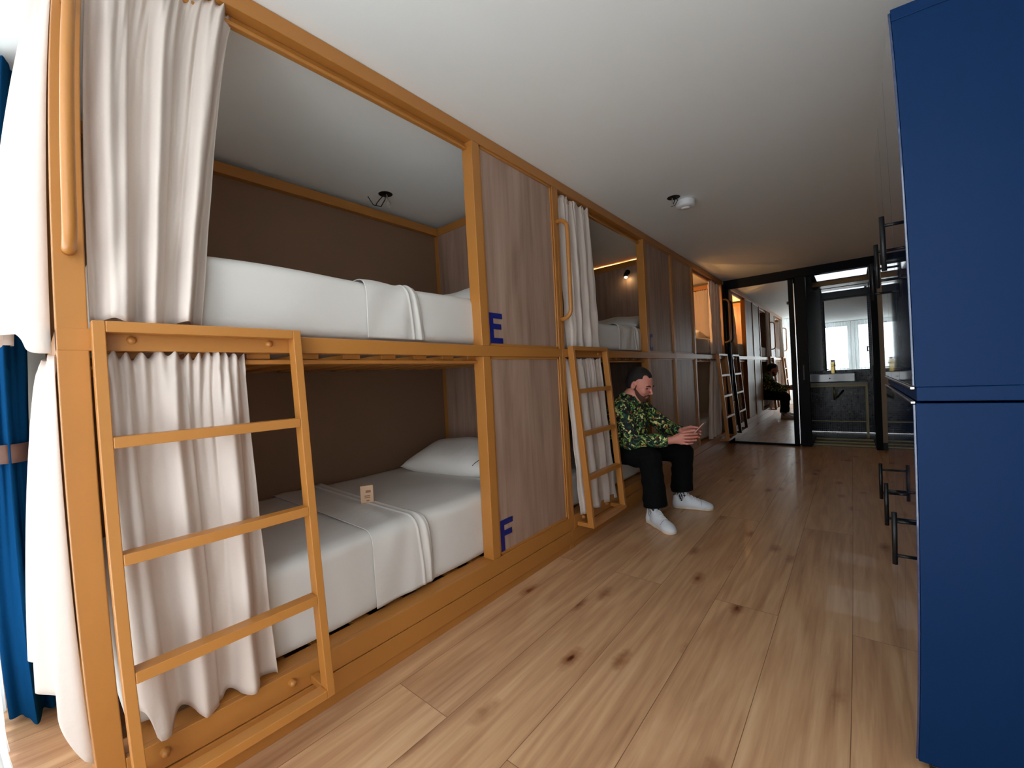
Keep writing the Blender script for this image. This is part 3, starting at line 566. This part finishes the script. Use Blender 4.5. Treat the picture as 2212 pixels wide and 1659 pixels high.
# ------------------------------------------------------------------ lockers
LW = .35; LX = 1.567; LY = 1.472
for k in range(3):
    for lev, (z0, z1) in enumerate(((.03, 1.0), (1.042, 2.03))):
        ya, yb = LY + LW * k, LY + LW * (k + 1)
        nm = ['nearest', 'middle', 'farthest'][k]; up = 'upper' if lev else 'lower'
        t = thing('locker', f'glossy dark blue {up} locker, the {nm} of three in its tier', 'locker', (LX + .25, (ya + yb) / 2, z0), 'blue lockers stacked in two tiers')
        bd = MB().box(LX + .004, XR - .002, ya + .0005, yb - .0005, z0, z1, .0015)
        if k == 0 and lev: bd.box(LX + .0035, XR - .003, ya - .002, ya + .003, z1 - .03, z1 + .002, .001)
        bd.build('body', M['blue'], t)
        dr = MB().box(LX - .002, LX + .0035, ya + .002, yb - .002, z0 + .003, z1 - .003, .0012).build('door', M['gloss'], t)
        zz0, zz1 = (1.36, 1.508) if lev else (.55, .695)
        hy = ya + .045
        h = MB().tube([(1.523, hy, zz0), (1.523, hy, zz1)], .0062, 12).tube([(1.523, hy, zz0 + .025), (LX - .002, hy, zz0 + .025)], .0045, 10).tube([(1.523, hy, zz1 - .025), (LX - .002, hy, zz1 - .025)], .0045, 10).build('handle', M['black'], t, smooth=True); par(h, dr)
        if lev == 0:
            s = MB().box(LX - .006, LX + .003, ya, yb, z1 - .001, z1 + .005, .001).build('edge_highlight', M['alu'], t)  # added bright strip standing in for window light caught on the top edge
            box('plinth', M['black'], t, LX + .03, XR - .01, ya + .001, yb - .001, .0, .029)
        else:
            s = MB().box(LX - .006, LX + .003, ya, yb, z0 - .006, z0 + .001, .001).build('edge_highlight', M['alu'], t)  # same added strip, imitates the highlight along the upper locker's lower edge
            box('spacer', M['blue'], t, LX + .006, XR - .003, ya + .0005, yb - .0005, 1.0055, 1.0415)

# ------------------------------------------------------------------ ceiling fittings
t = thing('smoke_detector', 'round white smoke detector on the ceiling', 'smoke detector', (.505, 3.28, H))
MB().lathe([(0, H - .0005), (.052, H - .0005), (.068, H - .004), (.072, H - .016), (.066, H - .022), (.066, H - .026), (.07, H - .03), (.066, H - .044), (.05, H - .052), (.02, H - .055), (0, H - .055)], (.505, 3.28, 0), 40).build('housing', M['white_plastic'], t, smooth=True)
MB().lathe([(.03, H - .0552), (.028, H - .06), (0, H - .06)], (.505, 3.28, 0), 24).build('sensor_cap', M['ceiling'], t, smooth=True)
def jbox(c, label, ws):
    t = thing('ceiling_junction_hole', label, 'wiring', (c[0], c[1], H))
    MB().lathe([(0, H - .003), (.042, H - .003), (.046, H - .001)], (c[0], c[1], 0), 28).build('opening', M['wire'], t)
    for pts, r, mm in ws: MB().tube([(c[0] + p[0], c[1] + p[1], H + p[2]) for p in pts], r, 8).build('wire', mm, t, smooth=True)
jbox((.46, 3.155), 'dark round cut-out with dangling wires beside the smoke detector', [([(0, 0, -.002), (.01, -.01, -.03), (.0, -.015, -.055)], .003, M['wire']), ([(.01, 0, -.002), (.03, 0, -.03), (.005, 0, -.06), (-.02, 0, -.062)], .0025, M['wire']), ([(-.01, 0, -.002), (-.012, 0, -.04)], .003, M['greywire'])])
jbox((-.92, 1.62), 'ceiling hole with loose black wires above bunk E', [([(0, 0, -.002), (.0, -.03, -.03), (-.01, -.06, -.07), (-.01, -.07, -.09)], .003, M['wire']), ([(0, 0, -.002), (.02, -.02, -.05), (.03, -.06, -.11), (.02, -.11, -.11), (.01, -.14, -.06)], .003, M['wire']), ([(.01, 0, -.002), (.03, .0, -.05), (.05, -.03, -.1)], .003, M['greywire']), ([(-.01, .01, -.002), (.02, .02, -.06), (.04, .0, -.10)], .003, M['greywire'])])
def lamp(c, label, d, energy, col=(1, .66, .3)):
    t = thing('reading_lamp', label, 'lamp', c)
    x, y, z = c
    MB().lathe([(.0, 0), (.028, 0), (.028, d * -.012), (0, d * -.012)], (x, y, z), 24, 'y').tube([(x, y - d * .01, z), (x, y - d * .05, z), (x, y - d * .06, z - .015)], .006).build('bracket', M['black'], t)
    MB().lathe([(.010, .0), (.022, -.02), (.026, -.05), (.024, -.05), (.018, -.02), (.0, -.008)], (x, y - d * .06, z - .01), 24).build('shade', M['black'], t, smooth=True)
    MB().lathe([(0, -.035), (.014, -.042), (.018, -.052), (.012, -.064), (0, -.068)], (x, y - d * .06, z - .01), 20).build('bulb', M['bulb'], t, smooth=True)
    l = bpy.data.lights.new('bulb_light', 'POINT'); l.energy = energy; l.color = col; l.shadow_soft_size = .03
    o = bpy.data.objects.new('bulb_light', l); COL.objects.link(o); o.location = (x, y - d * .06, z - .10); par(o, t)
lamp((-.46, 4.40, 2.24), 'small lit reading lamp on the head panel of the upper bunk above the man', 1, .12)
lamp((-.55, 4.503, 2.15), 'small lit reading lamp inside the last upper bunk', -1, 55, (1, .56, .2))
lamp((-.55, 4.503, 1.05), 'small lit reading lamp inside the last lower bunk', -1, 1.5)

# ------------------------------------------------------------------ implicit-surface modelling for the man
class Vox:
    def __init__(s, lo, hi, h):
        s.lo = np.array(lo, np.float32); s.h = h; s.n = np.ceil((np.array(hi) - lo) / h).astype(int) + 1
        s.d = np.full(s.n, .05, np.float32)
    def _sl(s, lo, hi):
        a = np.clip(np.floor((np.array(lo) - s.lo) / s.h).astype(int), 0, s.n); b = np.clip(np.ceil((np.array(hi) - s.lo) / s.h).astype(int) + 1, 0, s.n)
        g = [s.lo[i] + s.h * np.arange(a[i], b[i], dtype=np.float32) for i in range(3)]
        X, Y, Z = np.meshgrid(*g, indexing='ij'); return tuple(slice(a[i], b[i]) for i in range(3)), X, Y, Z
    def put(s, sl, d, k, op='u'):
        o = s.d[sl]
        if op == 'u':
            if k > 0: hh = np.maximum(k - np.abs(o - d), 0) / k; s.d[sl] = np.minimum(o, d) - hh * hh * k * .25
            else: s.d[sl] = np.minimum(o, d)
        elif op == 'c':
            if k > 0: hh = np.maximum(k - np.abs(o + d), 0) / k; s.d[sl] = np.maximum(o, -d) + hh * hh * k * .25
            else: s.d[sl] = np.maximum(o, -d)
    def cone(s, a, b, ra, rb, k=.01, op='u', sq=None):
        a, b = np.array(a, np.float32), np.array(b, np.float32); R = max(ra, rb) + .05
        sl, X, Y, Z = s._sl(np.minimum(a, b) - R, np.maximum(a, b) + R); ba = b - a; L2 = float(ba @ ba) + 1e-9
        px, py, pz = X - a[0], Y - a[1], Z - a[2]; t = np.clip((px * ba[0] + py * ba[1] + pz * ba[2]) / L2, 0, 1)
        px = px - ba[0] * t; py = py - ba[1] * t; pz = pz - ba[2] * t
        if sq is not None: # squash along unit vector sq[0] by factor sq[1]
            n_, f = np.array(sq[0], np.float32), sq[1]; dn = px * n_[0] + py * n_[1] + pz * n_[2]; px = px + n_[0] * dn * (f - 1); py = py + n_[1] * dn * (f - 1); pz = pz + n_[2] * dn * (f - 1)
        s.put(sl, np.sqrt(px * px + py * py + pz * pz) - (ra + (rb - ra) * t), k, op); return s
    def chain(s, pts, rs, k=.01, sq=None):
        for i in range(len(pts) - 1): s.cone(pts[i], pts[i + 1], rs[i], rs[i + 1], k, sq=sq)
        return s
    def ell(s, c, r, fr=None, k=.01, op='u'):
        c = np.array(c, np.float32); R = max(r) + .05; sl, X, Y, Z = s._sl(c - R, c + R); p = [X - c[0], Y - c[1], Z - c[2]]
        if fr is not None: p = [p[0] * float(a[0]) + p[1] * float(a[1]) + p[2] * float(a[2]) for a in fr]
        k0 = np.sqrt(sum((p[i] / r[i]) ** 2 for i in range(3))); k1 = np.sqrt(sum((p[i] / r[i] ** 2) ** 2 for i in range(3))) + 1e-6
        s.put(sl, k0 * (k0 - 1) / k1, k, op); return s
    def half(s, pt, n, op='c', lo=None, hi=None):   # remove the side that n points to
        lo = s.lo if lo is None else lo; hi = s.lo + s.h * s.n if hi is None else hi
        sl, X, Y, Z = s._sl(lo, hi); d = (X - pt[0]) * n[0] + (Y - pt[1]) * n[1] + (Z - pt[2]) * n[2]; s.d[sl] = np.maximum(s.d[sl], d); return s
    def top(s, x, y):
        i, j = int(round((x - s.lo[0]) / s.h)), int(round((y - s.lo[1]) / s.h)); c = s.d[i, j]; k = np.where(c < 0)[0]
        return float(s.lo[2] + s.h * (k[-1] + .5)) if len(k) else .03
    def wob(s, amp, f, seed=0):
        sl, X, Y, Z = s._sl(s.lo, s.lo + s.h * s.n); s.d += (amp * np.sin(f * X + 1.3 * seed + 2 * np.sin(f * .5 * Z)) * np.sin(f * 1.1 * Z + seed) * np.sin(f * .8 * Y + 2 * seed))[tuple(slice(0, q) for q in s.n)]; return s
    def build(s, name, m, parent, solid=0):
        d = s.d; ins = d < 0; nx, ny, nz = d.shape
        c = np.zeros((nx - 1, ny - 1, nz - 1), np.int8)
        for i in (0, 1):
            for j in (0, 1):
                for k in (0, 1): c += ins[i:nx - 1 + i, j:ny - 1 + j, k:nz - 1 + k]
        act = (c > 0) & (c < 8); idx = -np.ones(act.shape, np.int64); I = np.argwhere(act); idx[act] = np.arange(len(I))
        acc = np.zeros((len(I), 3)); cnt = np.zeros(len(I))
        cr = [(0, 0, 0), (0, 0, 1), (0, 1, 0), (0, 1, 1), (1, 0, 0), (1, 0, 1), (1, 1, 0), (1, 1, 1)]
        for a in range(8):
            for b in range(a + 1, 8):
                if sum(abs(cr[a][q] - cr[b][q]) for q in range(3)) != 1: continue
                A = I + cr[a]; Bq = I + cr[b]; da = d[A[:, 0], A[:, 1], A[:, 2]]; db = d[Bq[:, 0], Bq[:, 1], Bq[:, 2]]; mk = (da < 0) != (db < 0)
                t = da[mk] / (da[mk] - db[mk]); acc[mk] += A[mk] + (Bq[mk] - A[mk]) * t[:, None]; cnt[mk] += 1
        V = s.lo + s.h * acc / cnt[:, None]; F = []
        for ax in range(3):
            u, v = (ax + 1) % 3, (ax + 2) % 3; n2 = list(d.shape); n2[ax] -= 1
            s1 = [slice(None)] * 3; s2 = [slice(None)] * 3; s1[ax] = slice(0, -1); s2[ax] = slice(1, None)
            ch = ins[tuple(s1)] != ins[tuple(s2)]; P = np.argwhere(ch); P = P[(P[:, u] > 0) & (P[:, v] > 0) & (P[:, u] < d.shape[u] - 1) & (P[:, v] < d.shape[v] - 1)]
            def at(du, dv): q = P.copy(); q[:, u] -= du; q[:, v] -= dv; return idx[q[:, 0], q[:, 1], q[:, 2]]
            Q = np.stack([at(1, 1), at(0, 1), at(0, 0), at(1, 0)], 1); fl = ins[P[:, 0], P[:, 1], P[:, 2]]; Q[~fl] = Q[~fl][:, ::-1]; F.append(Q)
        F = np.concatenate(F); F = F[(F >= 0).all(1)]
        me = bpy.data.meshes.new(name); me.from_pydata(V.tolist(), [], F.tolist()); me.materials.append(m)
        for p in me.polygons: p.use_smooth = True
        me.update(); o = bpy.data.objects.new(name, me); COL.objects.link(o)
        sm = o.modifiers.new('smooth', 'SMOOTH'); sm.factor = .5; sm.iterations = 2
        if parent: par(o, parent)
        return o

man = thing('person', 'bearded man in leaf-print shirt and black trousers sitting on the middle bunk with a phone', 'person', (0.05, 3.2, 0))
# head frame: forward, left, up
yaw, pit = math.radians(-9), math.radians(24)
hf = np.array([math.cos(pit) * math.cos(yaw), math.cos(pit) * math.sin(yaw), -math.sin(pit)]); hl = np.array([-math.sin(yaw), math.cos(yaw), 0]); hu = np.cross(hf, hl)
HC = np.array([.118, 3.185, 1.022]); HS = 1.04
hp = lambda f, l, u: HC + HS * (hf * f + hl * l + hu * u); fr = (hf, hl, hu); S = lambda *r: tuple(HS * v for v in r)
def head(V, inf=0.0):
    V.ell(hp(-.012, 0, .036), S(.098 + inf, .077 + inf, .088 + inf), fr, 0)
    V.ell(hp(.030, 0, -.010), S(.068 + inf, .064 + inf, .085 + inf), fr, .03)
    V.ell(hp(.044, 0, -.066), S(.046 + inf, .046 + inf, .048 + inf), fr, .03)
    V.ell(hp(.072, 0, -.094), S(.020 + inf, .022 + inf, .020 + inf), fr, .025)
    return V
SH = {-1: (.01, 3.035, .835), 1: (.03, 3.36, .835)}; EL = {-1: (.125, 2.985, .590), 1: (.235, 3.385, .66)}; WR = {-1: (.368, 3.075, .600), 1: (.415, 3.235, .650)}
NB = (.015, 3.195, .865); HIP = (-.10, 3.2, .53); HJ = {-1: (-.08, 3.10, .50), 1: (-.08, 3.31, .50)}
KN = {-1: (.262, 2.965, .475), 1: (.355, 3.40, .455)}; AN = {-1: (.285, 2.945, .10), 1: (.325, 3.42, .10)}
V = Vox((-.30, 2.78, .02), (.68, 3.55, 1.20), .004)
head(V)
V.cone(hp(.092, 0, .014), hp(.121, 0, -.026), .006, .0085, .012); V.cone(hp(.110, .011, -.033), hp(.110, -.011, -.033), .0075, .0075, .005)   # nose
V.cone(hp(.086, .035, .022), hp(.093, 0, .018), .009, .008, .012).cone(hp(.086, -.035, .022), hp(.093, 0, .018), .009, .008, .012)                # brow
for s_ in (-1, 1):
    V.ell(hp(.083, s_ * .030, .000), S(.014, .014, .010), fr, .004, 'c'); V.ell(hp(.073, s_ * .030, -.001), S(.013, .013, .012), fr, .003)
    V.ell(hp(-.004, s_ * .077, -.006), S(.020, .009, .034), fr, .006); V.ell(hp(.000, s_ * .086, -.004), S(.011, .006, .020), fr, .004, 'c')
    V.ell(hp(.070, s_ * .040, -.030), S(.022, .018, .020), fr, .02)
V.cone(hp(.094, .016, -.062), hp(.094, -.016, -.062), .006, .006, .006).cone(hp(.090, .014, -.073), hp(.090, -.014, -.073), .007, .007, .005)    # lips
V.chain([hp(-.02, 0, -.03), (.055, 3.19, .935), NB], [.058, .056, .066], .03)
# torso, arms, legs under the clothes
V.cone(SH[-1], SH[1], .06, .06, .05); V.chain([NB, (-.06, 3.2, .74), (-.12, 3.2, .62), HIP], [.09, .125, .12, .125], .05, sq=((0, 1, 0), .75))
def fingers(V, W, K, tips, mids, th, s_):
    K = [np.array(k) for k in K]; W = np.array(W)
    for k in K: V.cone(W, k, .020, .0105, .012)
    V.cone(K[0], K[-1], .010, .010, .012)
    for k, m_, t_ in zip(K, mids, tips): V.chain([k, m_, t_], [.0098, .0088, .0074], .002)
    V.chain(th, [.014, .0105, .0085], .006)
for s_ in (-1, 1):
    V.chain([SH[s_], EL[s_], WR[s_]], [.048, .038, .026], .02)
    V.chain([HJ[s_], KN[s_], AN[s_]], [.085, .055, .032], .03)
    V.cone(AN[s_], (AN[s_][0] + .10, AN[s_][1] + (-.07 if s_ < 0 else .03), .045), .026, .022, .02)
fingers(V, WR[-1], [(.462, 3.078, .648), (.470, 3.076, .627), (.466, 3.078, .606), (.455, 3.082, .586)],
        [(.553, 3.118, .652), (.555, 3.122, .630), (.545, 3.122, .606), (.520, 3.118, .583)],
        [(.512, 3.080, .654), (.518, 3.080, .630), (.512, 3.082, .606), (.494, 3.086, .582)], [(.405, 3.085, .628), (.475, 3.104, .664), (.540, 3.124, .676)], -1)
fingers(V, WR[1], [(.480, 3.212, .672), (.488, 3.212, .651), (.484, 3.211, .630), (.476, 3.208, .610)],
        [(.566, 3.165, .664), (.566, 3.162, .644), (.556, 3.163, .620), (.530, 3.165, .600)],
        [(.530, 3.205, .672), (.536, 3.205, .650), (.530, 3.204, .628), (.514, 3.200, .604)], [(.432, 3.215, .672), (.492, 3.192, .692), (.550, 3.166, .690)], 1)
V.build('body', M['skin'], man)
# hair: offset skull shell clipped by the hairline
V = Vox(HC - .17, HC + .17, .0035); V.ell(hp(-.016, 0, .040), S(.103, .081, .092), fr, 0); V.ell(hp(-.045, 0, -.005), S(.066, .070, .07), fr, .02)
n1 = hf * .80 - hu * .60; V.half(hp(.052, 0, .055), n1 / np.linalg.norm(n1))
V.half(hp(0, 0, -.062), -hu); V.ell(hp(.047, .085, .012), S(.046, .05, .054), fr, .008, 'c'); V.ell(hp(.047, -.085, .012), S(.046, .05, .054), fr, .008, 'c')
for s_ in (-1, 1): V.ell(hp(-.012, s_ * .092, -.018), S(.024, .022, .036), fr, .004, 'c')
V.ell(hp(.082, .050, .080), S(.045, .026, .040), fr, .008, 'c'); V.ell(hp(.082, -.050, .080), S(.045, .026, .040), fr, .008, 'c')
V.build('hair', M['hair'], man)
V = Vox(HC - .17, HC + .17, .0035)
head(V, .0032)
n3 = hf * .52 + hu * .85; V.half(hp(.058, 0, -.050), n3 / np.linalg.norm(n3)); V.half(hp(.004, 0, 0), -hf)
V.ell(hp(.114, 0, -.067), S(.024, .021, .0085), fr, .003, 'c')
V.cone(hp(.094, .026, -.058), hp(.1005, 0, -.050), .0060, .0068, .004).cone(hp(.094, -.026, -.058), hp(.1005, 0, -.050), .0060, .0068, .004)
for s_ in (-1, 1): V.cone(hp(.092, s_ * .027, -.058), hp(.080, s_ * .027, -.088), .0065, .009, .004); V.ell(hp(.010, s_ * .070, -.010), S(.012, .008, .032), fr, .004)
V.build('beard', M['beard'], man)
for s_ in (-1, 1):
    MB().tube([hp(.1005, s_ * .012, .020), hp(.0975, s_ * .030, .0265), hp(.083, s_ * .050, .020)], [.0042, .0052, .0028], 8).build('eyebrow', M['hair'], man, smooth=True)
    MB().tube([hp(.0885, s_ * .017, .000), hp(.0895, s_ * .030, .002), hp(.0815, s_ * .043, -.001)], [.0018, .0034, .0018], 8).build('eye', M['eye'], man, smooth=True)
# shirt
V = Vox((-.34, 2.86, .44), (.46, 3.52, .98), .005)
V.cone(SH[-1], SH[1], .078, .078, .05); V.chain([(.018, 3.195, .868), (-.05, 3.2, .74), (-.10, 3.2, .62), (-.09, 3.2, .53)], [.105, .15, .155, .155], .05, sq=((0, 1, 0), .74))
V.cone((.06, 3.2, .74), (.06, 3.2, .56), .10, .10, .06)
V.chain([SH[-1], EL[-1], (.352, 3.068, .602)], [.072, .066, .046], .03); V.chain([SH[1], EL[1], (.398, 3.245, .647)], [.072, .062, .044], .03)
V.ell((.05, 3.0, .575), (.07, .05, .045), None, .03)
V.wob(.006, 34, 1).wob(.003, 70, 2)
nn = np.array(NB) + (.040, -.003, .062); V.cone(nn, nn + np.array((.05, 0, .12)), .054, .068, .008, 'c')
for s_, (a, b) in ((-1, (EL[-1], (.352, 3.068, .602))), (1, (EL[1], (.398, 3.245, .647)))):
    a, b = np.array(a), np.array(b); n_ = (b - a) / np.linalg.norm(b - a); V.half(b + n_ * .006, n_, lo=b - .09, hi=b + .09)
V.half((0, 0, .478), (0, 0, -1))
sh = V.build('shirt', M['shirt'], man)
m = MB()
for s_ in (-1, 1):
    m.grid(lambda u, v: Vector((.035 + .062 * math.cos(2.5 * u - .1) + .012 * v, 3.195 + s_ * (.012 + .066 * math.sin(2.5 * u)), .905 + .012 * u - .045 * v * (1 + .4 * (1 - u)))), 16, 4)
m.build('collar', M['shirt'], man, smooth=True, solid=.004); 
# trousers
V = Vox((-.30, 2.80, .10), (.50, 3.56, .66), .005)
V.chain([(-.10, 3.12, .535), (-.10, 3.29, .535)], [.145, .145], .05)
for s_ in (-1, 1): V.chain([HJ[s_], KN[s_]], [.112, .080], .03); V.chain([KN[s_], (AN[s_][0] + .005, AN[s_][1], .16)], [.078, .082], .02); V.cone((AN[s_][0] + .005, AN[s_][1], .18), (AN[s_][0] + .005, AN[s_][1], .08), .082, .084, .01)
V.wob(.005, 40, 3)
V.half((0, 0, .100), (.12, 0, -1)); V.half((0, 0, .60), (0, 0, 1))
V.build('trousers', M['trouser'], man)
# shoes
def shoe(heel, toe, label):
    h_, t_ = Vector((*heel, 0)), Vector((*toe, 0)); d_ = (t_ - h_).normalized(); L = (t_ - h_).length; l_ = Vector((-d_.y, d_.x, 0))
    P = lambda f, s, z: tuple(h_ + d_ * (f * L) + l_ * s + Vector((0, 0, z))); F3 = (np.array(d_), np.array(l_), np.array((0, 0, 1)))
    lo = np.minimum(np.array(heel), np.array(toe)) - .09; hi = np.maximum(np.array(heel), np.array(toe)) + .09
    V = Vox((*lo, -.01), (*hi, .17), .0035)
    zq = ((0, 0, 1), 1.25)
    V.cone(P(.14, 0, .035), P(.45, 0, .033), .040, .039, .01).cone(P(.45, 0, .031), P(.78, 0, .027), .041, .047, .02, sq=zq).cone(P(.78, 0, .025), P(.87, 0, .022), .046, .040, .02, sq=zq)
    V.cone(P(.15, 0, .035), P(.125, 0, .085), .040, .031, .02).cone(P(.36, 0, .06), P(.30, 0, .095), .035, .031, .03).cone(P(.40, 0, .072), P(.66, 0, .042), .031, .034, .03)
    V.cone(P(.18, 0, .082), P(.25, 0, .14), .026, .040, .005, 'c'); V.cone(P(.36, 0, .095), P(.29, 0, .138), .021, .017, .006, sq=(tuple(d_), 2.2)); V.half((0, 0, .014), (0, 0, -1))
    up = V.build('shoe', M['shoe'], man); up['label'] = label; V0 = V
    V = Vox((*lo, -.01), (*hi, .06), .0035)
    V.cone(P(.14, 0, .015), P(.45, 0, .015), .044, .043, .01).cone(P(.45, 0, .015), P(.84, 0, .015), .043, .049, .02); V.half((0, 0, .001), (0, 0, -1)); V.half((0, 0, .024), (0, 0, 1))
    so = V.build('sole', M['sole'], man); par(so, up); so.matrix_parent_inverse = Matrix()
    SF = lambda f, q, dz=.001: (lambda p: (p[0], p[1], V0.top(p[0], p[1]) + dz))(P(f, q, 0))
    m = MB()
    for k in range(7): f = .385 + .042 * k; m.tube([SF(f + .012 * (1 if q * (-1) ** k > 0 else -1), q) for q in (-.026, -.018, -.009, 0, .009, .018, .026)], .0034, 6)
    m.tube([SF(.39, .0, .004), SF(.41, -.02, .004), SF(.46, -.032, .002)], .0028, 6).tube([SF(.39, .0, .004), SF(.42, .02, .004), SF(.45, .033, .002)], .0028, 6)
    la = m.build('laces', M['white_plastic'], man, smooth=True); par(la, up); la.matrix_parent_inverse = Matrix()
    m = MB().tube([SF(.70 + .4 * abs(q), q, 0) for q in (-.046, -.04, -.03, -.018, 0, .018, .03, .04, .046)], .0017, 6); se = m.build('toe_seam', M['heel'], man, smooth=True); par(se, up); se.matrix_parent_inverse = Matrix()
    V = Vox((*lo, .04), (*hi, .14), .0035); V.cone(P(.105, 0, .072), P(.10, 0, .098), .026, .022, .004); ht = V.build('heel_tab', M['heel'], man); par(ht, up); ht.matrix_parent_inverse = Matrix()
    m = MB().tube([P(.22, 0, .05), P(.235, 0, .09), P(.25, 0, .12), P(.26, 0, .20)], [.034, .040, .044, .046], 20); m.build('sock', M['sock'], man, smooth=True)
shoe((.215, 2.99), (.465, 2.80), 'white leather trainer nearer the ladder')
shoe((.255, 3.40), (.555, 3.465), 'white leather trainer farther from the ladder')
# phone
t = thing('smartphone', 'slim pale smartphone held upright in both hands of the seated man', 'phone', (.552, 3.143, .675))
A = Vector((.67, 0, .742)).normalized(); Bv = Vector((0, 1, 0)); Cv = A.cross(Bv); Pm = Matrix((A, Bv, Cv)).transposed().to_4x4(); Pm.translation = (.552, 3.143, .675)
m = MB().box(-.0765, .0765, -.036, .036, -.004, .004, .003); m.bm.transform(Pm); m.build('case', M['phone'], t, smooth=False)
sg = 1 if (Cv.x < 0) else -1
m = MB().box(-.071, .071, -.032, .032, sg * .0041, sg * .0046); m.bm.transform(Pm); m.build('screen', M['screen'], t)
